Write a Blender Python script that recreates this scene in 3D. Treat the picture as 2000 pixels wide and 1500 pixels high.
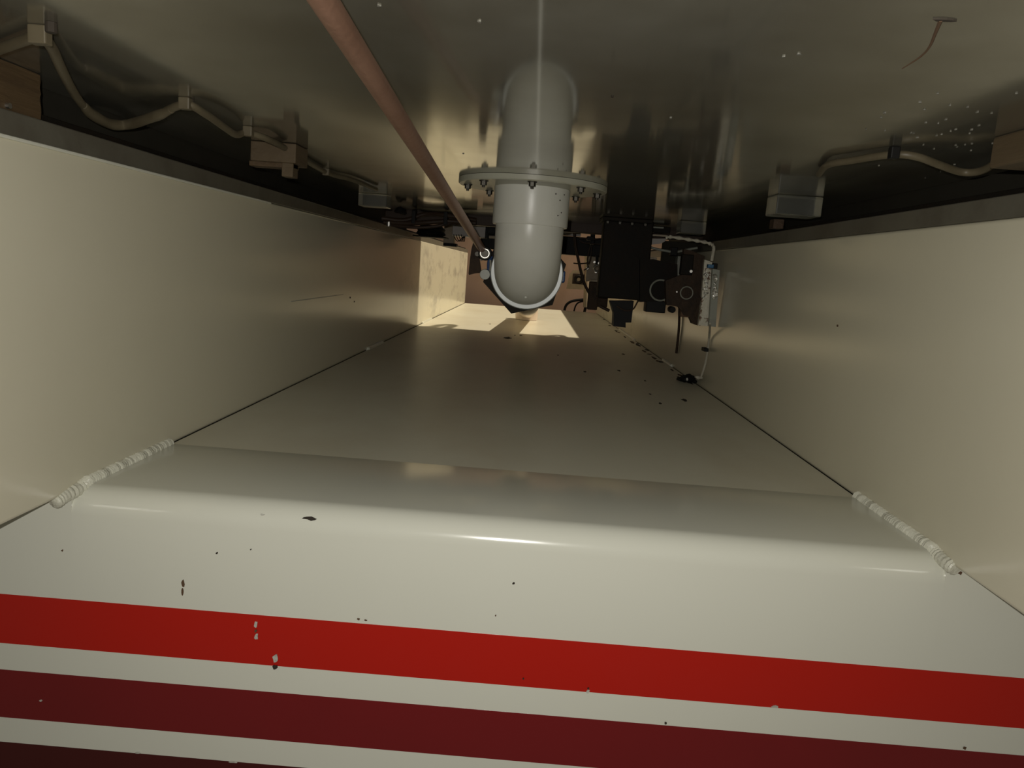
import bpy, bmesh, math, random
from mathutils import Vector, Matrix
random.seed(7)
for o in list(bpy.data.objects): bpy.data.objects.remove(o, do_unlink=True)
S = bpy.context.scene
C = S.collection

# ------------------------------------------------------------------ camera
# world: x right, y along the channel away from the viewer, z up, metres; lens at the origin
F = 1500.0                                   # focal length for a 2000 x 1500 frame
RX = Vector((0.9969, 0.0290, 0.0730)); DN = Vector((0.0765, -0.1470, -0.9862)); FW = Vector((-0.0179, 0.9887, -0.1488))
FW.normalize(); DN = (DN - FW * DN.dot(FW)).normalized(); RX = DN.cross(FW).normalized()
cam_data = bpy.data.cameras.new('camera'); cam = bpy.data.objects.new('camera', cam_data); C.objects.link(cam)
cam_data.sensor_width = 36.0; cam_data.lens = 36.0 * F / 2000.0; cam_data.clip_start = 0.01; cam_data.clip_end = 100
m = Matrix.Identity(4)
for i in range(3):
    m[i][0] = RX[i]; m[i][1] = -DN[i]; m[i][2] = -FW[i]
cam.matrix_world = m
S.camera = cam

# ------------------------------------------------------------------ sky, sun, lamp, exposure
W = bpy.data.worlds.new('overcast_sky'); S.world = W; W.use_nodes = True
bg = W.node_tree.nodes['Background']; bg.inputs['Color'].default_value = (0.90, 0.93, 0.80, 1); bg.inputs['Strength'].default_value = 0.07
sd = bpy.data.lights.new('sun', 'SUN'); sd.energy = 3.4; sd.color = (1.0, 0.86, 0.64); sd.angle = 0.02
sun = bpy.data.objects.new('sun', sd); C.objects.link(sun)
sun.rotation_euler = Vector((-0.555, 0.04, -0.83)).to_track_quat('-Z', 'Y').to_euler()
ld = bpy.data.lights.new('inspection_lamp', 'AREA'); ld.shape = 'DISK'; ld.size = 0.004; ld.energy = 3.2; ld.color = (1.0, 0.97, 0.90)
lamp = bpy.data.objects.new('inspection_lamp', ld); C.objects.link(lamp); lamp.location = (-0.014, -0.012, 0.016)
lamp.rotation_euler = Vector((0, 1, -0.15)).to_track_quat('-Z', 'Y').to_euler()
S.view_settings.view_transform = 'Standard'; S.view_settings.look = 'None'
S.view_settings.exposure = 0.0; S.view_settings.gamma = 1.0; S.view_settings.use_curve_mapping = False

# ------------------------------------------------------------------ survey helpers: a sight line of the photograph cut with a real plane
def ray(u, v): return RX * ((u - 1000) / F) + DN * ((v - 750) / F) + FW
def aY(u, v, Y): r = ray(u, v); return r * (Y / r.y)
def aZ(u, v, z): r = ray(u, v); return r * (z / r.z)
def aX(u, v, x): r = ray(u, v); return r * (x / r.x)

# ------------------------------------------------------------------ dimensions of the place
XL, XR = -0.414, 0.396        # inner faces of the side walls
ZF = -0.233                   # channel floor
ZT = 0.0725                   # wall tops
ZC = 0.130                    # underside of the tank
YP = 0.680                    # striped front panel
YE = 4.75                     # far end of the channel

# ------------------------------------------------------------------ materials
def mat(name, col, rough=0.5, metal=0.0, var=0.0, vscale=8.0, vcol=None, stretch=(1, 1, 1), bump=0.0, bscale=60.0,
        spec=0.5, coat=0.0, lo=0.45, hi=0.7, trans=0.0, rvar=0.0):
    M = bpy.data.materials.new(name); M.use_nodes = True
    nt = M.node_tree; b = nt.nodes['Principled BSDF']
    b.inputs['Base Color'].default_value = (*col, 1); b.inputs['Roughness'].default_value = rough; b.inputs['Metallic'].default_value = metal
    b.inputs['Specular IOR Level'].default_value = spec; b.inputs['Coat Weight'].default_value = coat; b.inputs['Coat Roughness'].default_value = 0.12
    b.inputs['Transmission Weight'].default_value = trans
    tc = nt.nodes.new('ShaderNodeTexCoord'); geo = nt.nodes.new('ShaderNodeNewGeometry')
    mp = nt.nodes.new('ShaderNodeMapping'); mp.inputs['Scale'].default_value = stretch
    nt.links.new(geo.outputs['Position'], mp.inputs['Vector'])
    if var > 0:
        n = nt.nodes.new('ShaderNodeTexNoise'); n.inputs['Scale'].default_value = vscale; n.inputs['Detail'].default_value = 6; n.inputs['Roughness'].default_value = 0.62
        nt.links.new(mp.outputs['Vector'], n.inputs['Vector'])
        r = nt.nodes.new('ShaderNodeMapRange'); r.inputs['From Min'].default_value = lo; r.inputs['From Max'].default_value = hi
        r.inputs['To Max'].default_value = var
        nt.links.new(n.outputs['Fac'], r.inputs['Value'])
        mx = nt.nodes.new('ShaderNodeMix'); mx.data_type = 'RGBA'; mx.name = 'tone'
        mx.inputs['A'].default_value = (*col, 1); mx.inputs['B'].default_value = (*(vcol or tuple(c * 0.5 for c in col)), 1)
        nt.links.new(r.outputs['Result'], mx.inputs['Factor']); nt.links.new(mx.outputs['Result'], b.inputs['Base Color'])
        if rvar:
            rr = nt.nodes.new('ShaderNodeMapRange'); rr.inputs['To Min'].default_value = rough; rr.inputs['To Max'].default_value = rough + rvar
            rr.inputs['From Min'].default_value = lo; rr.inputs['From Max'].default_value = hi
            nt.links.new(n.outputs['Fac'], rr.inputs['Value']); nt.links.new(rr.outputs['Result'], b.inputs['Roughness'])
    if bump > 0:
        n2 = nt.nodes.new('ShaderNodeTexNoise'); n2.inputs['Scale'].default_value = bscale; n2.inputs['Detail'].default_value = 4
        nt.links.new(mp.outputs['Vector'], n2.inputs['Vector'])
        bp = nt.nodes.new('ShaderNodeBump'); bp.inputs['Strength'].default_value = bump; bp.inputs['Distance'].default_value = 0.01
        nt.links.new(n2.outputs['Fac'], bp.inputs['Height']); nt.links.new(bp.outputs['Normal'], b.inputs['Normal'])
    return M

PAINT = (0.74, 0.70, 0.55)
M_paint = mat('cream_paint', PAINT, 0.22, var=0.25, vscale=3.0, vcol=(0.64, 0.59, 0.43), bump=0.015, bscale=6, lo=0.4, hi=0.75)
M_floor = mat('floor_paint', (0.72, 0.695, 0.575), 0.36, spec=0.35, var=0.5, vscale=5.0, vcol=(0.58, 0.52, 0.39), bump=0.02, bscale=8, lo=0.45, hi=0.7, stretch=(1, .5, 1))
M_panel = mat('white_panel_paint', (0.75, 0.75, 0.655), 0.16, var=0.2, vscale=4.0, vcol=(0.68, 0.68, 0.58), bump=0.008, bscale=5)
M_red = mat('bright_red_vinyl', (0.50, 0.012, 0.006), 0.22, var=0.3, vscale=6, vcol=(0.48, 0.02, 0.016))
M_dred = mat('dark_red_vinyl', (0.19, 0.010, 0.013), 0.20, var=0.3, vscale=6, vcol=(0.15, 0.010, 0.012))
M_maroon = mat('maroon_vinyl', (0.07, 0.006, 0.007), 0.20, var=0.3, vscale=6, vcol=(0.055, 0.006, 0.007))
M_weld = mat('painted_weld', (0.68, 0.67, 0.56), 0.30, bump=0.25, bscale=180)
M_steel = mat('rail_steel', (0.15, 0.14, 0.11), 0.42, 0.2, var=0.7, vscale=14, vcol=(0.095, 0.08, 0.06), bump=0.05, bscale=90)
M_dark = mat('dark_steel', (0.012, 0.010, 0.0075), 0.65, 0.0, spec=0.15, var=0.6, vscale=20, vcol=(0.020, 0.012, 0.007), bump=0.1, bscale=120)
M_black = mat('black_plastic', (0.007, 0.0065, 0.006), 0.6, spec=0.25)
M_rubber = mat('black_rubber', (0.009, 0.0085, 0.008), 0.7, spec=0.25)
M_rust = mat('rusted_steel', (0.050, 0.028, 0.014), 0.75, 0.2, var=0.8, vscale=40, vcol=(0.018, 0.012, 0.008), bump=0.3, bscale=150)
M_flake = mat('flaking_cream_paint', (0.68, 0.64, 0.52), 0.45, var=0.95, vscale=55, vcol=(0.14, 0.06, 0.025), bump=0.35, bscale=130, lo=0.535, hi=0.57)
M_galv = mat('glossy_weld_metal', (0.92, 0.91, 0.86), 0.24, 1.0, bump=0.6, bscale=220)
M_grey = mat('grey_painted_steel', (0.30, 0.31, 0.26), 0.4, var=0.5, vscale=30, vcol=(0.2, 0.19, 0.15))
M_chrome = mat('bright_steel', (0.60, 0.58, 0.54), 0.38, 1.0)
M_pvc = mat('grey_white_pvc', (0.62, 0.62, 0.57), 0.33, var=0.3, vscale=9, vcol=(0.52, 0.50, 0.43))
M_flange = mat('flange_plastic', (0.40, 0.40, 0.33), 0.35, var=0.5, vscale=20, vcol=(0.29, 0.26, 0.19))
M_collar = mat('collar_plastic', (0.62, 0.66, 0.66), 0.30)
M_rod = mat('copper_brown_rod', (0.42, 0.24, 0.17), 0.36, 0.75, var=0.6, vscale=10, vcol=(0.25, 0.13, 0.085), bump=0.05, bscale=150)
M_blue = mat('blue_plastic', (0.02, 0.055, 0.16), 0.35)
M_bluec = mat('blue_clip_plastic', (0.01, 0.10, 0.22), 0.4)
M_bolt = mat('dull_bolt', (0.06, 0.055, 0.045), 0.45, 0.7)
M_wood = mat('brown_wood', (0.085, 0.052, 0.022), 0.7, var=0.9, vscale=22, vcol=(0.045, 0.024, 0.010), bump=0.3, bscale=90, stretch=(1, .25, 2.5))
M_tan = mat('tan_wood', (0.095, 0.066, 0.034), 0.7, var=0.6, vscale=18, vcol=(0.065, 0.040, 0.018), bump=0.15, bscale=90, stretch=(1, .3, 2))
M_cable = mat('cream_cable', (0.115, 0.095, 0.058), 0.5, var=0.6, vscale=40, vcol=(0.075, 0.058, 0.032))
M_cable_w = mat('off_white_cable', (0.50, 0.47, 0.38), 0.5, bump=0.4, bscale=160, var=0.5, vscale=60, vcol=(0.4, 0.36, 0.28))
M_cable_b = mat('brown_cable', (0.042, 0.024, 0.014), 0.55, spec=0.3)
M_grime = mat('dark_grime', (0.03, 0.022, 0.014), 0.8)
M_chip = mat('exposed_primer', (0.55, 0.54, 0.48), 0.6, var=0.6, vscale=300, vcol=(0.25, 0.22, 0.17))
M_speck = mat('dried_spatter', (0.16, 0.155, 0.13), 0.6)
M_spot = mat('rust_spot', (0.11, 0.06, 0.03), 0.8)
M_beige = mat('beige_casting', (0.42, 0.34, 0.24), 0.55, var=0.5, vscale=25, vcol=(0.3, 0.22, 0.14))
M_pink = mat('pinkish_brown_wall_paint', (0.72, 0.48, 0.37), 0.6, var=0.35, vscale=2.5, vcol=(0.62, 0.40, 0.30))
M_box = mat('pale_box_enamel', (0.40, 0.36, 0.33), 0.45)
M_spout = mat('pinkish_white_plastic', (0.70, 0.58, 0.48), 0.45)
M_body = mat('dark_underbody', (0.03, 0.027, 0.02), 0.8, spec=0.15, var=0.5, vscale=12)
M_clear = mat('cloudy_clear_plastic', (0.55, 0.56, 0.50), 0.25, trans=0.92, bump=0.05, bscale=60)
M_ground = mat('asphalt', (0.10, 0.095, 0.085), 0.9, bump=0.4, bscale=120, var=0.5, vscale=60)

# brushed stainless underside of the tank, grain across the channel
M_tank = mat('brushed_stainless', (0.37, 0.36, 0.305), 0.06, 0.62, var=0.85, vscale=5.5, vcol=(0.20, 0.18, 0.135), lo=0.36, hi=0.68, bump=0.02, bscale=3.0, stretch=(1, 1, 1), rvar=0.08)
nt = M_tank.node_tree; b = nt.nodes['Principled BSDF']
cv = nt.nodes.new('ShaderNodeCombineXYZ'); cv.inputs[0].default_value = 1.0
gl = nt.nodes.new('ShaderNodeBsdfAnisotropic'); gl.inputs['Roughness'].default_value = 0.05; gl.inputs['Anisotropy'].default_value = 0.95
gl.inputs['Color'].default_value = (0.50, 0.50, 0.44, 1)
nt.links.new(cv.outputs[0], gl.inputs['Tangent'])
ms = nt.nodes.new('ShaderNodeMixShader'); ms.inputs[0].default_value = 0.11
nt.links.new(b.outputs[0], ms.inputs[1]); nt.links.new(gl.outputs[0], ms.inputs[2]); nt.links.new(ms.outputs[0], nt.nodes['Material Output'].inputs['Surface'])

# left wall: same paint, with dirty vertical runs on its rear third
def wall_paint(name):
    M = M_paint.copy(); M.name = name; nt = M.node_tree; b = nt.nodes['Principled BSDF']
    geo = nt.nodes.new('ShaderNodeNewGeometry'); sep = nt.nodes.new('ShaderNodeSeparateXYZ'); nt.links.new(geo.outputs['Position'], sep.inputs[0])
    mp = nt.nodes.new('ShaderNodeMapping'); mp.inputs['Scale'].default_value = (1, 0.55, 1.5); nt.links.new(geo.outputs['Position'], mp.inputs['Vector'])
    n = nt.nodes.new('ShaderNodeTexNoise'); n.inputs['Scale'].default_value = 8.0; n.inputs['Detail'].default_value = 7; n.inputs['Roughness'].default_value = 0.65
    nt.links.new(mp.outputs['Vector'], n.inputs['Vector'])
    r = nt.nodes.new('ShaderNodeMapRange'); r.inputs['From Min'].default_value = 0.50; r.inputs['From Max'].default_value = 0.72; nt.links.new(n.outputs['Fac'], r.inputs['Value'])
    ry = nt.nodes.new('ShaderNodeMapRange'); ry.inputs['From Min'].default_value = 2.2; ry.inputs['From Max'].default_value = 3.1; ry.inputs['To Max'].default_value = 0.75
    nt.links.new(sep.outputs['Y'], ry.inputs['Value'])
    mu = nt.nodes.new('ShaderNodeMath'); mu.operation = 'MULTIPLY'; nt.links.new(r.outputs['Result'], mu.inputs[0]); nt.links.new(ry.outputs['Result'], mu.inputs[1])
    mx = nt.nodes.new('ShaderNodeMix'); mx.data_type = 'RGBA'; mx.inputs['B'].default_value = (0.30, 0.29, 0.25, 1)
    nt.links.new(nt.nodes['tone'].outputs['Result'], mx.inputs['A']); nt.links.new(mu.outputs[0], mx.inputs['Factor']); nt.links.new(mx.outputs['Result'], b.inputs['Base Color'])
    return M
M_wall = wall_paint('streaked_wall_paint')

# ------------------------------------------------------------------ mesh helpers
def new(name, bm, material, parent=None, smooth=False):
    me = bpy.data.meshes.new(name); bmesh.ops.recalc_face_normals(bm, faces=bm.faces); bm.to_mesh(me); bm.free()
    if smooth:
        for p in me.polygons: p.use_smooth = True
        try: me.set_sharp_from_angle(angle=math.radians(35))
        except Exception: pass
    me.materials.append(material)
    o = bpy.data.objects.new(name, me); C.objects.link(o)
    if parent: o.parent = parent
    return o
def tag(o, label, cat, group=None, kind=None):
    o['label'] = label; o['category'] = cat
    if group: o['group'] = group
    if kind: o['kind'] = kind
    return o
def thing(name, label, cat, group=None, kind=None):
    o = bpy.data.objects.new(name, None); C.objects.link(o); o.empty_display_size = 0.02
    return tag(o, label, cat, group, kind)
def box(bm, a, b, bev=0.0):
    lo = [min(a[i], b[i]) for i in range(3)]; hi = [max(a[i], b[i]) for i in range(3)]
    v = [bm.verts.new((x, y, z)) for x in (lo[0], hi[0]) for y in (lo[1], hi[1]) for z in (lo[2], hi[2])]
    fs = [bm.faces.new([v[i] for i in q]) for q in ((0,1,3,2),(4,6,7,5),(0,4,5,1),(2,3,7,6),(0,2,6,4),(1,5,7,3))]
    if bev > 0:
        es = list({e for f in fs for e in f.edges})
        bmesh.ops.bevel(bm, geom=es, offset=bev, segments=2, affect='EDGES', profile=0.5)
    return bm
def B(a, b, bev=0.0): return box(bmesh.new(), a, b, bev)
def slab(u0, v0, u1, v1, Y, d, bev=0.002):
    """box whose front face sits at depth Y with opposite corners on two sight lines"""
    p = aY(u0, v0, Y); q = aY(u1, v1, Y)
    return B((p.x, Y, p.z), (q.x, Y + d, q.z), min(bev, d * .3))
def prism(pts, Y, d, bm=None):
    """outline given on sight lines at depth Y, extruded backwards by d"""
    bm = bm or bmesh.new(); P = [aY(u, v, Y) for u, v in pts]
    f = [bm.verts.new(p) for p in P]; k = [bm.verts.new((p.x, p.y + d, p.z)) for p in P]; n = len(P)
    bm.faces.new(f); bm.faces.new(k[::-1])
    for i in range(n): bm.faces.new((f[i], k[i], k[(i + 1) % n], f[(i + 1) % n]))
    return bm
def smooth_path(pts, per=8):
    P = [Vector(p) for p in pts]
    if len(P) < 3: return P
    out = []; Q = [P[0] * 2 - P[1]] + P + [P[-1] * 2 - P[-2]]
    for i in range(1, len(Q) - 2):
        a, b_, c, d = Q[i - 1], Q[i], Q[i + 1], Q[i + 2]
        for k in range(per):
            t = k / per
            out.append(0.5 * ((2 * b_) + (c - a) * t + (2 * a - 5 * b_ + 4 * c - d) * t * t + (3 * b_ - a - 3 * c + d) * t ** 3))
    out.append(P[-1]); return out
def tube(pts, r, seg=12, per=8, bm=None, raw=False):
    bm = bm or bmesh.new(); P = [Vector(p) for p in pts] if raw else smooth_path(pts, per)
    n = len(P); rings = []; up = Vector((0.13, 0.21, 0.97)); ref = None
    for i, p in enumerate(P):
        t = (P[min(i + 1, n - 1)] - P[max(i - 1, 0)]).normalized()
        if ref is None:
            ref = t.cross(up)
            if ref.length < 1e-4: ref = t.cross(Vector((1, 0, 0)))
        ref = (ref - t * ref.dot(t)).normalized(); w = t.cross(ref)
        ri = r(i / (n - 1)) if callable(r) else r
        rings.append([bm.verts.new(p + (ref * math.cos(2 * math.pi * k / seg) + w * math.sin(2 * math.pi * k / seg)) * ri) for k in range(seg)])
    for i in range(n - 1):
        for k in range(seg): bm.faces.new((rings[i][k], rings[i][(k + 1) % seg], rings[i + 1][(k + 1) % seg], rings[i + 1][k]))
    bm.faces.new(rings[0][::-1]); bm.faces.new(rings[-1]); return bm
def lathe(prof, origin, axis='Z', seg=48, bm=None):
    """closed profile of (radius, height) turned about an axis through origin"""
    bm = bm or bmesh.new(); O = Vector(origin); R = []
    for k in range(seg):
        a = 2 * math.pi * k / seg; c, s = math.cos(a), math.sin(a); ring = []
        for r, h in prof:
            v = Vector((r * c, r * s, h)) if axis == 'Z' else (Vector((r * c, h, r * s)) if axis == 'Y' else Vector((h, r * c, r * s)))
            ring.append(bm.verts.new(O + v))
        R.append(ring)
    n = len(prof)
    for k in range(seg):
        A, D = R[k], R[(k + 1) % seg]
        for i in range(n):
            j = (i + 1) % n
            try: bm.faces.new((A[i], A[j], D[j], D[i]))
            except ValueError: pass
    bmesh.ops.remove_doubles(bm, verts=bm.verts, dist=1e-6); return bm
def disc(r, d, origin, axis='Y', seg=24):
    return lathe([(1e-7, 0), (r * .92, 0), (r, d * .12), (r, d), (1e-7, d)], origin, axis, seg)
def torus(R, r, origin, axis='Y', seg=36, n=10):
    return lathe([(R + r * math.cos(2 * math.pi * i / n), r * math.sin(2 * math.pi * i / n)) for i in range(n)], origin, axis, seg)
def hexnut(r, d, origin, axis='Z'):
    return lathe([(1e-7, 0), (r * .9, 0), (r, d * .15), (r, d), (1e-7, d)], origin, axis, 6)
def blob(c, rx, ry, rz, jit=0.2, sub=2, bm=None):
    bm = bm or bmesh.new(); r = bmesh.ops.create_icosphere(bm, subdivisions=sub, radius=1.0)
    for v in r['verts']:
        k = 1 + random.uniform(-jit, jit); v.co = Vector((c[0] + v.co.x * rx * k, c[1] + v.co.y * ry * k, c[2] + v.co.z * rz * k))
    return bm

# ================================================================== SETTING
# floor plate (sits a few millimetres clear of the walls: the dark seam)
fl = new('floor', B((XL + 0.003, 0.8745, ZF - 0.006), (XR - 0.003, YE, ZF - 0.0008)), M_floor)
tag(fl, 'cream painted steel floor plate running back between the side walls', 'floor', kind='structure')
uf = new('blackout', B((XL - 0.03, YP + 0.03, ZF - 0.09), (XR + 0.03, YE - 0.02, ZF - 0.010)), M_body); tag(uf, 'dark underframe added to keep light out of the seams beside the floor plate', 'blackout', kind='structure')  # dark sheet added below so no light from underneath shows in the seams
# front: lip of the floor, rounded bend, striped vertical skirt
bm = bmesh.new(); prof = [(0.8725, ZF - 0.004), (0.8730, ZF - 0.0004), (0.8715, ZF)]
R = 0.024
for k in range(11):
    a = math.pi / 2 * k / 10; prof.append((YP + R - R * math.sin(a), ZF - R + R * math.cos(a)))
prof += [(YP, -0.34), (YP, -0.42), (YP, -0.80)]
xs = [XL + (XR - XL) * i / 24 for i in range(25)]
g = [[bm.verts.new((x, y, z)) for (y, z) in prof] for x in xs]
for i in range(24):
    for k in range(len(prof) - 1): bm.faces.new((g[i][k], g[i + 1][k], g[i + 1][k + 1], g[i][k + 1]))
wf = new('wall_front', bm, M_panel, smooth=True)
tag(wf, 'white front skirt with rounded top bend and red stripes below the channel', 'panel', kind='structure')
for s, x0, x1 in ((0, -0.90, XL), (1, XR, 0.90)):
    new('skirt_side', B((x0, YP, -0.80), (x1, YP + 0.004, ZF - 0.0035)), M_panel, wf)
for nm, z0, z1, M in (('red_stripe', -0.3415, -0.3915, M_red), ('dark_red_stripe', -0.4190, -0.4690, M_dred), ('maroon_stripe', -0.4955, -0.5460, M_maroon)):
    o = new(nm, B((-0.90, YP - 0.0004, z1), (0.90, YP + 0.001, z0)), M, wf); o['label'] = nm.replace('_', ' ') + ' across the white skirt'
# side walls
def wall(name, x0, x1, M):
    bm = B((x0, 0.50, ZF - 0.003), (x1, YE, ZT))
    es = [e for e in bm.edges if abs(e.verts[0].co.y - e.verts[1].co.y) > 1]
    bmesh.ops.bevel(bm, geom=es, offset=0.004, segments=3, affect='EDGES', profile=0.5)
    return new(name, bm, M, smooth=True)
wl = wall('wall_left', XL - 0.035, XL, M_wall); tag(wl, 'cream painted left side wall of the channel with dirty runs at the back', 'wall', kind='structure')
wr = wall('wall_right', XR, XR + 0.035, M_wall); tag(wr, 'cream painted right side wall of the channel behind the rusty latch gear', 'wall', kind='structure')
# steel rails on the wall tops
def rail(name, x, s, lab):
    o = new(name, B((x + s * 0.0015, 0.50, ZT), (x + s * 0.034, YE, ZT + 0.020), 0.0012), M_steel); tag(o, lab, 'rail', kind='structure')
    new('rail_lip', B((x + s * 0.016, 0.50, ZT + 0.020), (x + s * 0.034, YE, ZT + 0.028), 0.001), M_dark, o); return o
tr1 = rail('trim_1', XL, -1, 'dark steel rail capping the left side wall')
tr2 = rail('trim_2', XR, 1, 'dark steel rail capping the right side wall')
new('paint_edge', tube([(XL + 0.0005, 0.51, ZT - 0.001), (XL + 0.0005, 1.2, ZT - 0.001)], 0.0016, 8), M_panel, wl)
# tank underside, body behind it and the chassis sides that close the gap
ce = new('ceiling', B((-0.46, 0.27, ZC), (0.46, 2.08, ZC + 0.25), 0.003), M_tank)
tag(ce, 'brushed stainless underside of the tank, stained and reflecting the pipe', 'ceiling', kind='structure')
o = new('ceiling_rear', B((-1.2, 2.081, 0.24), (1.2, 2.745, 0.38)), M_body); tag(o, 'dark vehicle underbody behind the steel tank', 'underbody', kind='structure')
o = new('sun_blocking_body', B((-1.4, 0.30, 0.3815), (1.4, 2.745, 1.10), .01), M_body); tag(o, 'unseen vehicle body added above the steel tank to block the sun', 'vehicle body', kind='structure')  # unseen mass added to keep the sun off the front skirt
for i, s in ((3, -1), (4, 1)):
    o = new('trim_%d' % i, B((s * 0.461, 0.50, -0.05), (s * 0.50, 2.75, ZC + 0.24)), M_body)
    tag(o, 'dark chassis side beyond the %s rail' % ('left' if s < 0 else 'right'), 'chassis', kind='structure')
wb = new('wall_back', B((-1.8, 5.05, -0.85), (1.8, 5.12, 0.62)), M_pink); tag(wb, 'plain pinkish brown wall beyond the far end of the channel', 'wall', kind='structure')
gr = new('ground', B((-8, -8, -0.90), (8, 12, -0.85)), M_ground); tag(gr, 'dark asphalt ground below the vehicle', 'ground', kind='structure')
# cross member under the rear edge of the tank
p = aY(915, 427, 2.06); q = aY(1190, 451, 2.06)
o = new('cross_member', B((-0.41, 2.085, 0.106), (0.44, 2.125, 0.134), 0.002), M_cable_b); tag(o, 'dark brown cross member under the rear edge of the tank', 'beam')

# weld beads along the floor edges
def bead(pts, r, parent, pitch=0.004, name='weld_bead'):
    P = smooth_path(pts, 4); L = sum((P[i + 1] - P[i]).length for i in range(len(P) - 1)); n = max(8, int(L / pitch * 4))
    Q = []
    for i in range(n + 1):
        t = i / n * (len(P) - 1); k = min(int(t), len(P) - 2); Q.append(P[k].lerp(P[k + 1], t - k))
    amp = [random.uniform(.03, .13) for _ in range(n + 2)]
    f = lambda t: r * (1 + amp[int(t * n / 4)] * math.sin(t * n / 4 * 2 * math.pi)) * (0.75 if t in (0, 1) else 1)
    return new(name, tube(Q, f, 10, bm=None, raw=True), M_weld, parent, True)
bead([(XL + 0.001, 0.872, ZF), (XL + 0.001, 0.78, ZF), (XL + 0.001, 0.702, ZF + 0.0005)], 0.0062, wl)
bead([(XL + 0.001, 0.703, ZF + 0.0005), (XL + 0.001, 0.690, ZF - 0.002), (XL - 0.002, 0.672, ZF - 0.004), (XL - 0.004, 0.660, ZF - 0.007)], 0.0066, wl)
bead([(XR - 0.001, 0.876, ZF), (XR - 0.001, 0.78, ZF), (XR - 0.001, 0.702, ZF + 0.0005)], 0.0062, wr)
bead([(XR - 0.001, 0.703, ZF + 0.0005), (XR - 0.001, 0.690, ZF - 0.002), (XR + 0.002, 0.670, ZF - 0.005)], 0.0066, wr)
for (u0, v0, u1, v1) in ((717, 679, 745, 666), (824, 626, 842, 618)):
    a = aX(u0, v0, XL); c = aX(u1, v1, XL); bead([(XL + .001, a.y, ZF), (XL + .001, (a.y + c.y) / 2, ZF), (XL + .001, c.y, ZF)], 0.006, wl, 0.012)
for (u0, v0, u1, v1) in ((1296, 708, 1312, 718), (1210, 650, 1240, 668)):
    a = aX(u0, v0, XR); c = aX(u1, v1, XR); bead([(XR - .001, a.y, ZF), (XR - .001, (a.y + c.y) / 2, ZF), (XR - .001, c.y, ZF)], 0.006, wr, 0.012)

# chips and specks: thin irregular flakes lying on the paint
def flake(name, c, ax, bx, ru, rv, M, parent, nrm, n=9, jit=.35):
    bm = bmesh.new(); vs = []; ws = []
    for k in range(n):
        a = 2 * math.pi * k / n; j = 1 + random.uniform(-jit, jit)
        p = Vector(c) + ax * (math.cos(a) * ru * j) + bx * (math.sin(a) * rv * j); vs.append(bm.verts.new(p + nrm * 0.0006)); ws.append(bm.verts.new(p - nrm * 0.0003))
    bm.faces.new(vs)
    for k in range(n): bm.faces.new((vs[k], vs[(k + 1) % n], ws[(k + 1) % n], ws[k]))
    return new(name, bm, M, parent)
X_, Y_, Z_ = Vector((1, 0, 0)), Vector((0, 1, 0)), Vector((0, 0, 1))
pxm = YP / F
for (u, v, w, h, M) in ((424, 1080, 2.5, 2.5, M_grime), (358, 1141, 3, 8, M_spot), (356, 1155, 2, 8, M_spot), (500, 1220, 3.5, 8, M_chip), (501, 1243, 3.5, 7, M_chip),
        (500, 1232, 2, 4, M_spot), (539, 1286, 6, 8, M_chip), (537, 1303, 5, 6, M_grime), (1003, 1139, 3, 2.5, M_grime), (1148, 1350, 4, 4, M_chip), (1149, 1344, 2, 2, M_grime),
        (1513, 1380, 7, 2.5, M_chip), (700, 1209, 3, 2, M_spot), (714, 1211, 3, 1.5, M_spot), (1300, 1412, 3, 2, M_grime), (1884, 1461, 3, 3, M_spot), (490, 1073, 1.5, 1.5, M_grime),
        (122, 1075, 2, 2, M_spot), (80, 1368, 3, 2, M_chip), (270, 1470, 6, 1.5, M_chip), (455, 1488, 10, 1.5, M_chip), (968, 1202, 1.5, 1.5, M_spot), (1022, 1325, 1.5, 1.5, M_grime), (1875, 1119, 4, 3, M_spot), (1890, 1119, 4, 2, M_spot), (100, 978, 3, 3, M_spot)):
    p = aY(u, v, YP - 0.0008 if 1150 < v else YP); p.y = YP - (0.0010 if v > 1155 else 0.0002)
    flake('paint_chip', p, X_, Z_, w * pxm, h * pxm, M, wf, -Y_)
# chip on the bend
p = aZ(597, 1026, ZF - 0.013)
n_ = Vector((0, -0.8, 0.6)); flake('paint_chip', Vector((p.x, YP + R - R * .84, ZF - R + R * .545)), X_, Vector((0, .545, .84)), 0.0060, 0.0016, M_grime, wf, Vector((0, -.84, .545)))
p = aZ(498, 1023, ZF - 0.013); flake('paint_chip', Vector((p.x, YP + R - R * .84, ZF - R + R * .545)), X_, Vector((0, .545, .84)), 0.0022, 0.0008, M_chip, wf, Vector((0, -.84, .545)))
# specks of dirt on the floor plate
for (u, v, w) in ((992, 660, 7), (1006, 655, 2), (1017, 655, 3), (957, 633, 2), (1289, 788, 3), (1337, 782, 5), (1209, 724, 3), (1142, 726, 3), (1090, 694, 2), (1218, 692, 3), (1270, 770, 2), (1260, 744, 2)):
    p = aZ(u, v, ZF - 0.0008); flake('dirt_speck', p, X_, Y_, w * p.y / F, w * p.y / F * 3, M_grime, fl, Z_)
for k in range(26):      # rust crumbs along the right seam
    t = random.random(); y = 1.75 + 2.6 * t * t
    flake('rust_crumb', (XR - random.uniform(.004, .03), y, ZF - .0008), X_, Y_, random.uniform(.003, .008), random.uniform(.01, .05), M_grime if k % 3 else M_spot, fl, Z_)
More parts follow.
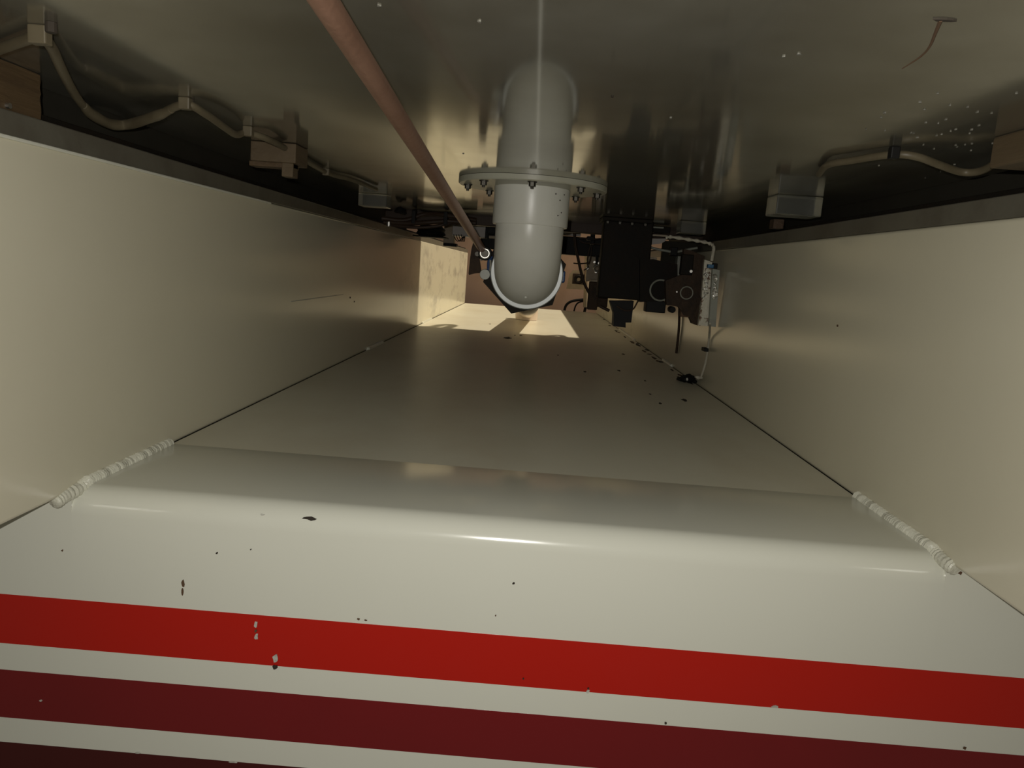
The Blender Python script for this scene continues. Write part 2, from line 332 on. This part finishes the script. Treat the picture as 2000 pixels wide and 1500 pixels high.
# faint specks on the left wall
for (u, v) in ((684, 581), (692, 589)):
    p = aX(u, v, XL + .0002); flake('dirt_speck', p, Y_, Z_, 1.2 * p.y / F * 2, 1.6 * p.y / F, M_grime, wl, X_)
p0 = aX(568, 589, XL); p1 = aX(670, 575, XL)
new('scratch', tube([p0, (p0 + p1) / 2, p1], 0.0009, 6), M_panel, wl)
p = aX(1636, 636, XR - .0002); flake('dirt_speck', p, Y_, Z_, .002, .0016, M_spot, wr, -X_)
# pale spatter and the dark scratch on the tank underside
for k in range(46):
    u = random.gauss(1830, 90); v = random.gauss(262, 45); p = aZ(u, v, ZC - .0001)
    if abs(p.x) < .42 and .3 < p.y < 1.2: flake('spatter_spot', p, X_, Y_, random.uniform(.0004, .0010), random.uniform(.0006, .0016), M_speck, ce, -Z_, 6)
for (u, v) in ((740, 10), (937, 42), (1196, 188), (905, 300), (1310, 230), (1560, 105), (1530, 110)):
    p = aZ(u, v, ZC - .0001); flake('spatter_spot', p, X_, Y_, .0010, .0018, M_speck if u != 1196 else M_grime, ce, -Z_, 7)
new('scratch', tube([aZ(u, v, ZC) for u, v in ((1838, 38), (1828, 62), (1815, 92), (1796, 112), (1762, 134))], lambda t: .0011 * (1 - .75 * t), 6), M_spot, ce)
flake('grime_mark', aZ(1843, 38, ZC - .0001), X_, Y_, .005, .0015, M_grime, ce, -Z_)

# ================================================================== DRAIN PIPE
PX, PY = -0.0125, 1.205
dp = thing('drain_pipe', 'off-white plastic drain pipe with bolted flange on the stainless tank underside', 'pipe'); dp.location = (0, 0, 0)
new('flange', lathe([(0.050, ZC - .0085), (0.1115, ZC - .0085), (0.113, ZC - .007), (0.113, ZC - .0003), (0.050, ZC - .0003)], (PX, PY, 0), 'Z', 72), M_flange, dp, True)
for k in range(8):
    a = -math.pi / 2 + k * math.pi / 4; bx, by = PX + 0.099 * math.cos(a), PY + 0.099 * math.sin(a)
    bo = new('bolt', hexnut(0.0048, -0.0065, (bx, by, ZC - .0085)), M_bolt, dp)
    new('washer', lathe([(0.001, 0), (0.0066, 0), (0.0066, -.0012), (0.001, -.0012)], (bx, by, ZC - .0085), 'Z', 20), M_bolt, bo)
    new('stud', lathe([(1e-6, 0), (0.0026, 0), (0.0022, -.0095), (1e-6, -.0095)], (bx, by, ZC - .0085), 'Z', 12), M_bolt, bo)
new('socket', lathe([(0.048, ZC - .0085), (0.0578, ZC - .0085), (0.0578, 0.068), (0.0570, 0.0655), (0.048, 0.0655)], (PX, PY, 0), 'Z', 64), M_pvc, dp, True)
ZE, RB = -0.006, 0.072
pts = [Vector((PX, PY, 0.09)), Vector((PX, PY, 0.078))]
for k in range(17):
    a = math.pi / 2 * k / 16; pts.append(Vector((PX, PY + RB - RB * math.cos(a), ZE + RB - RB * math.sin(a))))
pts.append(Vector((PX, PY + RB + .02, ZE)))
new('elbow', tube(pts, 0.0525, 56, raw=True), M_pvc, dp, True)
new('collar', lathe([(0.050, 0), (0.0585, 0), (0.0600, .003), (0.0600, .030), (0.050, .030)], (PX, PY + RB, ZE), 'Y', 64), M_collar, dp, True)
new('mould_mark', blob((PX + .002, PY + .008, ZE - .0375), .0022, .002, .0022, 0, 2), M_pvc, dp, True)
for (u, v) in ((1086, 378), (1094, 390), (1103, 378), (1078, 440), (1097, 414), (1090, 420)):
    p = aY(u, v, PY - .052); d = Vector((p.x - PX, 0, 0)); rr = .0579 if v < 425 else .0526
    yy = PY - math.sqrt(max(rr * rr - d.x ** 2, 0)); n_ = Vector((p.x - PX, yy - PY, 0)).normalized()
    flake('dirt_speck', (p.x, yy, p.z), n_.cross(Z_), Z_, .0010, .0010, M_grime, dp, n_, 6)

# ------------------------------------------------------------------ slide valve behind the elbow
gv = thing('slide_valve', 'blue and black slide valve clamped behind the pipe elbow', 'valve')
YV = PY + RB + .031
bm = bmesh.new(); ang = [math.radians(a) for a in (-104, -44, 16, 76, 136, 196)]
c0 = (PX - .004, ZE - .001); rh = .0715
f = [bm.verts.new((c0[0] + rh * math.cos(a), YV, c0[1] + rh * math.sin(a))) for a in ang]; k_ = [bm.verts.new((v.co.x, YV + .014, v.co.z)) for v in f]
bm.faces.new(f); bm.faces.new(k_[::-1])
for i in range(6): bm.faces.new((f[i], k_[i], k_[(i + 1) % 6], f[(i + 1) % 6]))
new('hexagonal_flange', bm, M_dark, gv)
bl = new('valve_body', slab(957, 518, 1103, 553, YV + .015, .03, .003), M_blue, gv)
new('lever', tube([aY(959, 500, YV), aY(955, 515, YV), aY(956, 532, YV), aY(962, 552, YV + .01)], .0036, 10), M_blue, gv, True)
new('spring_strip', tube([aY(958, 508, YV - .006), aY(958, 520, YV - .006), aY(957, 530, YV - .006)], .0018, 8), M_chrome, gv, True)
new('knob', disc(.0090, .03, aY(947, 536, YV - .01), 'Y', 28), M_grey, gv, True)
new('actuator_block', slab(936, 489, 969, 508, YV + .01, .035, .002), M_black, gv)
for (u, v) in ((964, 493), (966, 501), (940, 507)):
    new('screw', disc(.0020, .004, aY(u, v, YV + .007), 'Y', 10), M_bolt, gv)
new('clamp_bolt', disc(.0042, .006, aY(932, 496, YV - .002), 'Y', 14), M_bolt, gv, True)

# outlet pipe sloping down to the floor
op = thing('outlet_pipe', 'pinkish white outlet pipe sloping down to the sunlit floor behind the valve', 'pipe')
new('pipe_run', tube([(PX, YV + .046, ZE), (PX, 2.2, -.07), (-.018, 3.0, -.135), (-.02, 3.55, -.176)], .046, 28), M_spout, op, True)
new('spout', lathe([(1e-6, .07), (.050, .07), (.053, .02), (.050, 0), (1e-6, 0)], (-.021, 3.60, ZF + .0005), 'Z', 32), M_spout, op, True)

# pull rod
rd = thing('pull_rod', 'long copper-brown pull rod running from overhead down to the valve', 'rod')
r0 = aY(632, 0, .345); r1 = aY(941, 486, YV - .012); dr = (r1 - r0).normalized()
new('shaft', tube([r0 - dr * .12, r0, r1], .0062, 20, raw=True), M_rod, rd, True)
pe = aY(947, 495, YV - .014)
e_ = new('eye', torus(.0072, .0021, pe, 'Y'), M_chrome, rd, True); new('eye_pin', disc(.0062, .012, pe + Vector((0, -.002, 0)), 'Y'), M_bolt, rd, True)
new('eye_housing', disc(.0115, .014, pe + Vector((0, .003, 0)), 'Y'), M_black, rd, True)

# ================================================================== CABLES AND BLOCKS UNDER THE TANK
def cable(name, pts, r, M, label, clips=(), cM=None):
    t = thing(name, label, 'cable'); new('cord', tube(pts, r, 12), M, t, True)
    for (c, w, h) in clips: new('clip', B((c.x - w, c.y - .004, c.z - h), (c.x + w, c.y + .004, ZC), .001), cM or M, t)
    return t
zc = ZC - .0055
def u_(u, v, dz=0.0): return aZ(u, v, zc - dz)
lc = cable('ceiling_cable', [u_(-40, 112), u_(0, 96), u_(50, 78), u_(78, 72), u_(100, 92), u_(125, 145, .004), u_(150, 190, .008), u_(178, 222, .012), u_(215, 242, .013), u_(250, 243, .010),
            u_(300, 228, .006), u_(360, 204), u_(400, 222, .003), u_(440, 250, .006), u_(462, 263, .006), u_(485, 259), u_(530, 275, .002), u_(580, 303), u_(640, 338), u_(690, 352), u_(735, 370)], .0036, M_cable,
           'cream cable looping under the tank along the left rail', [(u_(78, 68), .006, .006), (u_(362, 203), .005, .005), (u_(485, 257), .005, .005), (u_(577, 303), .005, .005), (u_(637, 336), .005, .005)])
new('split_sheath', tube([u_(160, 205, .010) + Vector((.001, 0, 0)), u_(178, 222, .013), u_(215, 242, .0145), u_(250, 243, .0115), u_(300, 228, .007), u_(335, 214, .003)], lambda t: .0034 + .0016 * min(1, 6 * t, 6 * (1 - t)) + .0002 * math.sin(t * 31), 12), M_cable, lc, True)
for (u, v) in ((100, 62), (372, 206)):
    p = u_(u, v); new('clip_screw', disc(.0035, .006, (p.x, p.y, ZC - .0061), 'Z', 12), M_grime, lc)
rc = cable('ceiling_cable', [u_(1600, 340), u_(1617, 322), u_(1660, 314), u_(1742, 302), u_(1790, 306, .002), u_(1835, 322, .006), u_(1878, 336, .009), u_(1915, 334, .009), u_(1950, 315, .005), u_(1985, 288), u_(2040, 250)], .0034, M_cable,
           'cream cable looping under the tank along the right rail', [(u_(1746, 299), .004, .005)], M_black)
# mounting block gripping the right cable at the edge of the frame
p = aZ(1988, 260, ZC)
def block(name, lab, cat, M, a, b, bev=.002, group=None): return tag(new(name, B(a, b, bev), M), lab, cat, group)
block('cable_block', 'tan block gripping the cable at the right edge of the tank', 'block', M_tan, (p.x - .006, p.y - .03, ZC - .024), (p.x + .045, p.y + .022, ZC))
# wooden packers on the left rail
q = aX(80, 228, XL - .006)
wbk = thing('wooden_packer', 'rough rust-brown wooden packer on the left rail nearest the viewer', 'block')
pk = B((XL - .040, .50, ZT + .0205), (XL - .006, q.y, ZC - .0005), .001)
bmesh.ops.subdivide_edges(pk, edges=[e for e in pk.edges if e.calc_length() > .03], cuts=6, use_grid_fill=True)
for v in pk.verts: v.co += Vector((random.uniform(-.0006, .0006), random.uniform(-.0015, .0015), 0))
new('packer_body', pk, M_wood, wbk)
s_ = aX(39, 216, XL + .005); new('screw', disc(.0022, .004, (XL - .0065, s_.y, ZT + .0235), 'X', 12), M_chrome, wbk)
wb2 = thing('wooden_packer', 'tan wooden packer with a small foot, between the left rail and the tank', 'block')
a_ = aZ(488, 308, ZC); 
Yb = .955
pa = aY(488, 340, Yb); pb = aY(577, 318, Yb)
new('packer_body', B((pa.x, Yb, ZT + .034), (pb.x, Yb + .05, ZC - .0005), .001), M_tan, wb2)
fa = aY(535, 345, Yb + .012); fb = aY(574, 372, Yb + .012)
new('packer_foot', B((fa.x - .03, Yb + .008, ZT + .0285), (fb.x, Yb + .03, ZT + .0345), .0008), M_wood, wb2)
new('packer_peg', B((fb.x - .014, Yb + .006, ZT + .018), (fb.x, Yb + .026, ZT + .0345), .0008), M_tan, wb2)
# cloudy clear plastic pads glued under the tank
def pad(u0, u1, Y, h, lab, d=.05):
    a = aY(u0, 400, Y); c = aY(u1, 400, Y)
    return tag(new('plastic_pad', B((a.x, Y, ZC - h), (c.x, Y + d, ZC - .0003), .0015), M_clear), lab, 'pad', 'clear plastic pads under the tank')
pad(1517, 1607, 1.115, .0275, 'largest clear plastic pad, under the tank beside the right cable')
pad(1334, 1384, 1.72, .027, 'small clear plastic pad above the white rope on the right')
pad(699, 755, 1.60, .026, 'clear plastic pad under the tank left of the copper-brown rod')
sp = new('rail_spacer', slab(1512, 427, 1530, 447, 1.14, .02, .001), M_rust); tag(sp, 'rusty little spacer under the largest clear pad', 'spacer')

# wiring loom behind the tank on the left
wm = thing('wiring_loom', 'brown wiring loom with black ties hanging behind the tank left of the rod', 'cable')
YW = 1.95
for pts, r in (([(745, 420), (790, 424), (830, 412), (868, 414), (900, 418), (930, 424)], .0055), ([(750, 428), (800, 430), (840, 428), (875, 426), (930, 430)], .0060),
               ([(755, 432), (810, 438), (850, 436), (880, 430), (905, 432)], .0040)):
    new('wire', tube([aY(u, v + 6, YW + random.uniform(-.01, .01)) for u, v in pts], r, 10), M_cable_b, wm, True)
for u, v in ((871, 427), (809, 424)):
    a = aY(u - 3, v - 13, YW); c = aY(u + 3, v + 13, YW); new('tie', B((a.x, YW - .012, a.z), (c.x, YW + .012, c.z), .001), M_black, wm)
new('pale_wire', tube([aY(u, v, YW + .03) for u, v in ((810, 434), (850, 436), (885, 434), (912, 437))], .003, 8), M_beige, wm, True)
kn = new('wire_knot', blob(aY(782, 411, 1.85), .013, .02, .008, .35, 2), M_rubber); tag(kn, 'dark knot of wire stuck under the tank near the left rail', 'wire')
# pale junction box with hanging leads
jb = thing('junction_box', 'pale grey junction box with dark leads, behind the copper-brown rod', 'box')
YJ = 2.42
new('box_body', slab(884, 432, 951, 465, YJ, .07, .003), M_box, jb); new('box_edge', slab(949, 434, 953, 466, YJ - .004, .02, .001), M_black, jb)
for k in range(4):
    u = 886 + k * 5; new('lead', tube([aY(u, 458, YJ - .006), aY(u + 3, 466 + k, YJ - .01), aY(u + 9 - k, 471, YJ - .01), aY(905 + k, 462, YJ - .006)], .0013, 6), M_black, jb, True)
ub = thing('relay_unit', 'black relay unit beside the pale junction box', 'relay'); new('relay_body', slab(953, 440, 970, 458, 2.40, .05, .002), M_black, ub)
new('terminal', slab(955, 460, 971, 466, 2.41, .03, .001), M_beige, ub)
ty = thing('air_bag', 'black rounded rubber bellows above the left wall', 'bellows')
cc = aY(842, 451, 2.60)
new('bellows', lathe([(1e-6, -.017), (.040, -.017), (.050, -.010), (.044, -.002), (.048, .006), (.034, .018), (1e-6, .020)], cc, 'Z', 28), M_rubber, ty, True)
new('base_plate', B((cc.x - .055, cc.y - .04, cc.z - .022), (cc.x + .055, cc.y + .04, cc.z - .018), .001), M_dark, ty)
pt = tag(new('rear_post', slab(868, 432, 886, 482, 2.7, .05, .002), M_beige), 'beige post left of the pale junction box', 'post')
tb = tag(new('rail_bracket', slab(866, 474, 891, 482, 2.66, .05, .002), M_black), 'flat black bracket on the left rail below the beige post', 'bracket')
bt = tag(new('rail_bolt', disc(.006, .012, aY(759, 438, 1.95) + Vector((0, 0, -.006)), 'Z', 12), M_chrome), 'bright bolt head standing on the left rail', 'bolt')
# brown blade hanging left of the rod end
bd = tag(new('hanging_plate', prism([(924, 474), (936, 474), (934, 490), (937, 512), (940, 533), (927, 534), (916, 537), (915, 534), (918, 505), (921, 485)], 1.42, .012), M_rust), 'rusty brown plate hanging beside the rod eye', 'plate')
# black beam across the back
bb = tag(new('cross_beam', B((aY(938, 470, 2.5).x, 2.5, aY(1105, 497, 2.5).z), (aY(1195, 480, 2.5).x, 2.56, aY(1105, 461, 2.5).z), .003), M_black), 'black cross beam behind the white drain pipe', 'beam')
st = tag(new('cover_strip', slab(1098, 450, 1134, 462, 2.46, .02, .001), M_box), 'pale strip lying on the black cross beam', 'strip')

# ================================================================== BACK RIGHT CLUTTER
hs = thing('brake_hose', 'dark brown hose hanging diagonally right of the drain pipe', 'hose')
new('hose_run', tube([aY(u, v, 2.2) for u, v in ((1117, 432), (1121, 448), (1124, 480), (1128, 500), (1135, 532), (1142, 555), (1152, 575))], .0040, 10), M_cable_b, hs, True)
new('hose_end', tube([aY(1116, 424, 2.19), aY(1119, 436, 2.19)], .008, 10), M_rust, hs, True)
cn = thing('wire_connector', 'black wire connector with thin leads above the black cross beam', 'connector')
new('connector_body', slab(1147, 461, 1162, 470, 2.30, .03, .002), M_black, cn); new('connector_plug', slab(1155, 450, 1161, 478, 2.31, .02, .002), M_black, cn)
for pts in (((1132, 465), (1148, 466)), ((1132, 470), (1140, 474), (1152, 476)), ((1160, 468), (1172, 466), (1185, 468)), ((1155, 476), (1170, 477), (1185, 478)),
            ((1154, 478), (1150, 492), (1147, 508), (1150, 514), (1154, 500), (1156, 480)), ((1146, 512), (1148, 522), (1140, 528)), ((1120, 514), (1132, 515), (1146, 514))):
    new('lead', tube([aY(u, v, 2.30) for u, v in pts], .0018, 8), M_cable_b, cn, True)
ck = thing('terminal_stud', 'bright steel terminal stud hanging under the black cross beam', 'terminal')
new('stud_body', tube([aY(1166, 498, 2.35), aY(1166, 520, 2.35)], .0045, 12, raw=True), M_black, ck, True)
new('stud_ring', torus(.009, .003, aY(1166, 524, 2.33), 'Y', 20, 8), M_chrome, ck, True)
for (u, v, r) in ((1161, 512, .004), (1170, 514, .004), (1164, 531, .0045), (1147, 524, .004)): new('stud_nut', hexnut(r, .008, aY(u, v, 2.33), 'Y'), M_chrome, ck)
mb = thing('bushing_bracket', 'beige cast bracket with a round bushing near the far wall', 'bracket')
new('bracket_plate', prism([(1120, 528), (1140, 528), (1141, 566), (1107, 564), (1113, 536)], 4.82, .06), M_beige, mb)
p = aY(1130, 546, 4.80); new('bushing', torus(.020, .009, p, 'Y', 28, 10), M_dark, mb, True); new('bushing_core', disc(.014, .02, p, 'Y'), M_beige, mb, True)
new('bushing_seat', slab(1119, 534, 1141, 556, 4.812, .01, .002), M_rust, mb)
rp = thing('rear_pipe', 'thin beige stand pipe dropping behind the end of the floor', 'pipe')
new('pipe_run', tube([aY(1147, 500, 4.88), aY(1146, 545, 4.88), aY(1144, 600, 4.88)], .017, 14), M_beige, rp, True); new('pipe_tip', tube([aY(1144, 598, 4.88), aY(1141, 612, 4.88)], .009, 10), M_dark, rp, True)
for lab, pts, r in (('larger black hose arching behind the end of the floor', ((1101, 612), (1106, 596), (1118, 588), (1140, 585)), .0085), ('thinner black hose arching behind the end of the floor', ((1120, 612), (1124, 598), (1130, 591), (1142, 588)), .005)):
    h_ = new('black_hose', tube([aY(u, v, 4.93) for u, v in pts], r, 10), M_rubber, None, True); tag(h_, lab, 'hose', 'black hoses at the far end')
rf = thing('backing_panel', 'beige backing panel behind the rusty latch gear at the back', 'panel')
new('frame_panel', slab(1148, 500, 1182, 552, 2.62, .03, .002), M_beige, rf); new('frame_shelf', slab(1153, 545, 1182, 553, 2.58, .04, .002), M_beige, rf)
lb = thing('l_bracket', 'dark brown bracket with a stub arm left of the black latch housing', 'bracket')
new('bracket_leg', slab(1152, 550, 1166, 606, 2.02, .03, .002), M_rust, lb); new('bracket_arm', slab(1152, 570, 1186, 601, 2.03, .05, .003), M_rust, lb)
new('bracket_pin', tube([aY(1172, 598, 2.0), aY(1190, 607, 2.0)], .004, 10), M_cable_b, lb, True)

# ================================================================== LATCH GEAR ON THE RIGHT
lg = thing('latch_housing', 'big blackened steel latch housing hanging from the tank on the right', 'latch')
YG = 1.80
new('hanger_plate', slab(1181, 425, 1262, 588, YG, .05, .003), M_dark, lg)
a = aY(1176, 424, YG); c = aY(1272, 424, YG); new('top_flange', B((a.x, YG - .03, ZC - .008), (c.x, YG + .08, ZC - .0005), .001), M_dark, lg)
for u in (1188, 1212, 1236, 1262):
    p = aY(u, 420, YG - .018); new('flange_bolt', hexnut(.005, -.006, (p.x, p.y, ZC - .008)), M_bolt, lg)
new('latch_arm', prism([(1250, 508), (1276, 506), (1300, 512), (1323, 516), (1323, 586), (1250, 590)], YG - .01, .05), M_dark, lg)
new('spacer_bar', slab(1240, 500, 1283, 508, YG + .07, .02, .001), M_beige, lg)
new('bearing_ring', torus(.0235, .0022, aY(1290, 567, YG - .013), 'Y', 40, 8), M_grey, lg, True)
new('bearing_cap', disc(.022, .02, aY(1290, 567, YG - .014), 'Y', 36), M_dark, lg, True)
new('lower_block', slab(1263, 586, 1299, 612, YG - .005, .04, .002), M_black, lg)
new('lower_post', prism([(1192, 588), (1238, 588), (1233, 630), (1222, 630), (1222, 640), (1198, 637), (1199, 612)], YG + .005, .04), M_black, lg)
new('end_knob', disc(.0075, .03, aY(1314, 605, YG - .01), 'Y', 20), M_black, lg, True)
new('loop_wire', tube([aY(u, v, YG - .006) for u, v in ((1205, 598), (1220, 606), (1236, 604), (1246, 588))], .0018, 8), M_cable_b, lg, True)
lk = thing('latch_linkage', 'dark linkage box and levers below the small clear pad', 'linkage')
new('link_rail', slab(1250, 440, 1308, 456, 1.91, .03, .001), M_dark, lk)
new('link_strip', tube([aY(1248, 442, 1.905), aY(1296, 445, 1.905)], .0022, 8), M_grey, lk, True)
new('lit_gap_patch', prism([(1269, 466), (1302, 466), (1298, 472), (1290, 476), (1270, 478)], 1.915, .006), M_box, lk)  # pale pieces put in for the bright gap through to the lit far end
new('lit_gap_patch', slab(1270, 457, 1304, 463, 1.915, .006, .0005), M_beige, lk)
new('lever_rod', tube([aY(1266, 482, 1.900), aY(1290, 488, 1.900), aY(1318, 492, 1.900), aY(1340, 488, 1.900), aY(1362, 484, 1.900)], .0030, 10), M_grey, lk, True)
new('grip_block', slab(1311, 482, 1323, 500, 1.895, .03, .002), M_black, lk)
new('back_plate', slab(1296, 470, 1382, 530, 1.94, .02, .001), M_body, lk)
new('link_post', slab(1324, 500, 1333, 542, 1.910, .03, .001), M_grey, lk)
new('solder_fleck', tube([aY(1297, 432, 1.910), aY(1303, 430, 1.910), aY(1312, 426, 1.910)], .0028, 8), M_cable_w, lk, True)
rsp = thing('latch_plate', 'rusted brown latch plate with a large bolt, on the right wall', 'plate')
YR = 1.69
new('plate_body', prism([(1322, 540), (1336, 536), (1336, 486), (1352, 490), (1376, 500), (1374, 560), (1368, 610), (1363, 636), (1352, 632), (1346, 618), (1336, 616), (1326, 600), (1318, 598), (1302, 596), (1300, 548)], YR, .02), M_rust, rsp)
new('upper_block', slab(1333, 496, 1352, 538, YR - .012, .02, .002), M_dark, rsp)
p = aY(1341, 572, YR - .006); new('bolt_washer', torus(.0130, .0016, p, 'Y', 32, 8), M_grey, rsp, True); new('bolt_head', disc(.0125, .012, p + Vector((0, -.002, 0)), 'Y', 28), M_rust, rsp, True)
new('rivet', disc(.0034, .008, aY(1350, 530, YR - .018), 'Y', 14), M_chrome, rsp, True); new('rivet', disc(.0018, .008, aY(1322, 570, YR - .004), 'Y', 10), M_chrome, rsp, True)
new('lower_tab', slab(1330, 604, 1346, 620, YR + .005, .015, .001), M_spot, rsp)
# two flaking angle irons with bright weld metal
def iron(pts, Y, M, lab, wu, v0, v1):
    t = thing('angle_iron', lab, 'angle iron', 'angle irons on the right wall'); new('flange_face', prism(pts, Y, .012), M, t)
    cx = [aY(pts[1][0] - 1, pts[1][1], Y), aY(pts[2][0] - 1, pts[2][1], Y)]
    for k in range(26):
        s = random.random(); v = v0 + (v1 - v0) * s; u = wu[0] + (wu[1] - wu[0]) * s + random.gauss(0, 2.2); p = aY(u, v, Y)
        w = random.uniform(.0022, .0052); new('weld_drop', blob((p.x, Y - .0004, p.z), w, .0042, w * random.uniform(.8, 1.5), .25, 1), M_galv, t, True)
    return t
iron([(1376, 507), (1391, 512), (1391, 525), (1383, 637), (1364, 636), (1370, 590)], 1.655, M_flake, 'flaking cream angle iron with rusty edge beside the latch plate', (1381, 1377), 535, 585)
iron([(1392, 525), (1406, 528), (1402, 580), (1398, 639), (1385, 637)], 1.640, M_grey, 'grey angle iron against the right wall beside the flaking one', (1397, 1396), 530, 582)
# white rope, blue clip, drop cord
rp2 = thing('flaky_rope', 'off-white flaky rope bending over the angle irons to the blue clip', 'rope')
new('rope_run', tube([aY(u, v, 1.62) for u, v in ((1300, 464), (1312, 463), (1340, 467), (1365, 471), (1384, 475), (1392, 479), (1394, 486), (1392, 498), (1390, 510))], lambda t: .0033 + .0009 * math.sin(t * 75) * (1 if t < .65 else .1), 10, 12), M_cable_w, rp2, True)
bc = thing('blue_clip', 'small blue clip on top of the grey angle iron', 'clip'); new('clip_body', slab(1383, 516, 1394, 524, 1.625, .012, .001), M_bluec, bc); new('clip_jaw', slab(1393, 514, 1401, 525, 1.627, .012, .001), M_black, bc)
dc = thing('drop_cord', 'thin cream cord dropping from the angle irons to the black lump', 'cord')
new('cord', tube([aY(1387, 632, 1.63), aX(1385, 660, .392), aX(1382, 685, .391), aX(1377, 712, .389), aX(1369, 737, .384)], .0024, 8), M_cable_w, dc, True)
new('cord_knot', blob(aX(1365, 737, .382), .008, .006, .005, .3, 2), M_cable_w, dc, True)
new('cord_clip', B(aX(1379, 678, .392), aX(1385, 688, .392) + Vector((-.010, .006, 0)), .001), M_black, dc)
lp = thing('rubber_lump', 'black rubber lump in the corner of floor and right wall', 'lump')
q = aZ(1350, 746, ZF); lmp = bmesh.new()
for (dx, dy, dz, rx, ry, rz) in ((-.012, 0, .007, .016, .020, .008), (.008, .004, .009, .014, .018, .009), (.022, -.004, .007, .010, .015, .008), (-.026, .005, .004, .008, .01, .004), (.019, -.02, .004, .005, .010, .004)):
    blob((min(q.x + dx, XR - rx), q.y + dy, ZF + dz), rx, ry, rz, .18, 2, lmp)
new('lump_body', lmp, M_rubber, lp, True); new('pale_fleck', blob((q.x - .014, q.y - .018, ZF + .008), .003, .002, .004, .2, 1), M_chip, lp)
vr = tag(new('thin_rod', tube([aX(1327, 596, XR - .006), aX(1326, 640, XR - .005), aX(1321, 690, XR - .004)], .0034, 10), M_cable_b, None, True), 'thin dark rod standing against the right wall behind the latch plate', 'rod')

# unseen hose and hook added at the underbody edge so shadows nick the sunlit patch
dh = tag(new('shadow_hose', tube([(0.00, 2.72, .235), (0.01, 2.80, .235), (0.03, 2.90, .255), (0.05, 2.96, .30), (0.06, 2.90, .36), (0.06, 2.80, .385), (0.06, 2.765, .42)], .016, 12), M_rubber, None, True), 'unseen black hose added over the underbody edge to cast a floor shadow', 'hose')
dk = tag(new('shadow_hook', tube([(0.44, 2.72, .236), (0.44, 2.79, .24), (0.46, 2.84, .28), (0.47, 2.80, .34), (0.47, 2.765, .384), (0.47, 2.758, .42)], .011, 12), M_rust, None, True), 'unseen rusty hook added over the underbody edge to cast a floor shadow', 'hook')
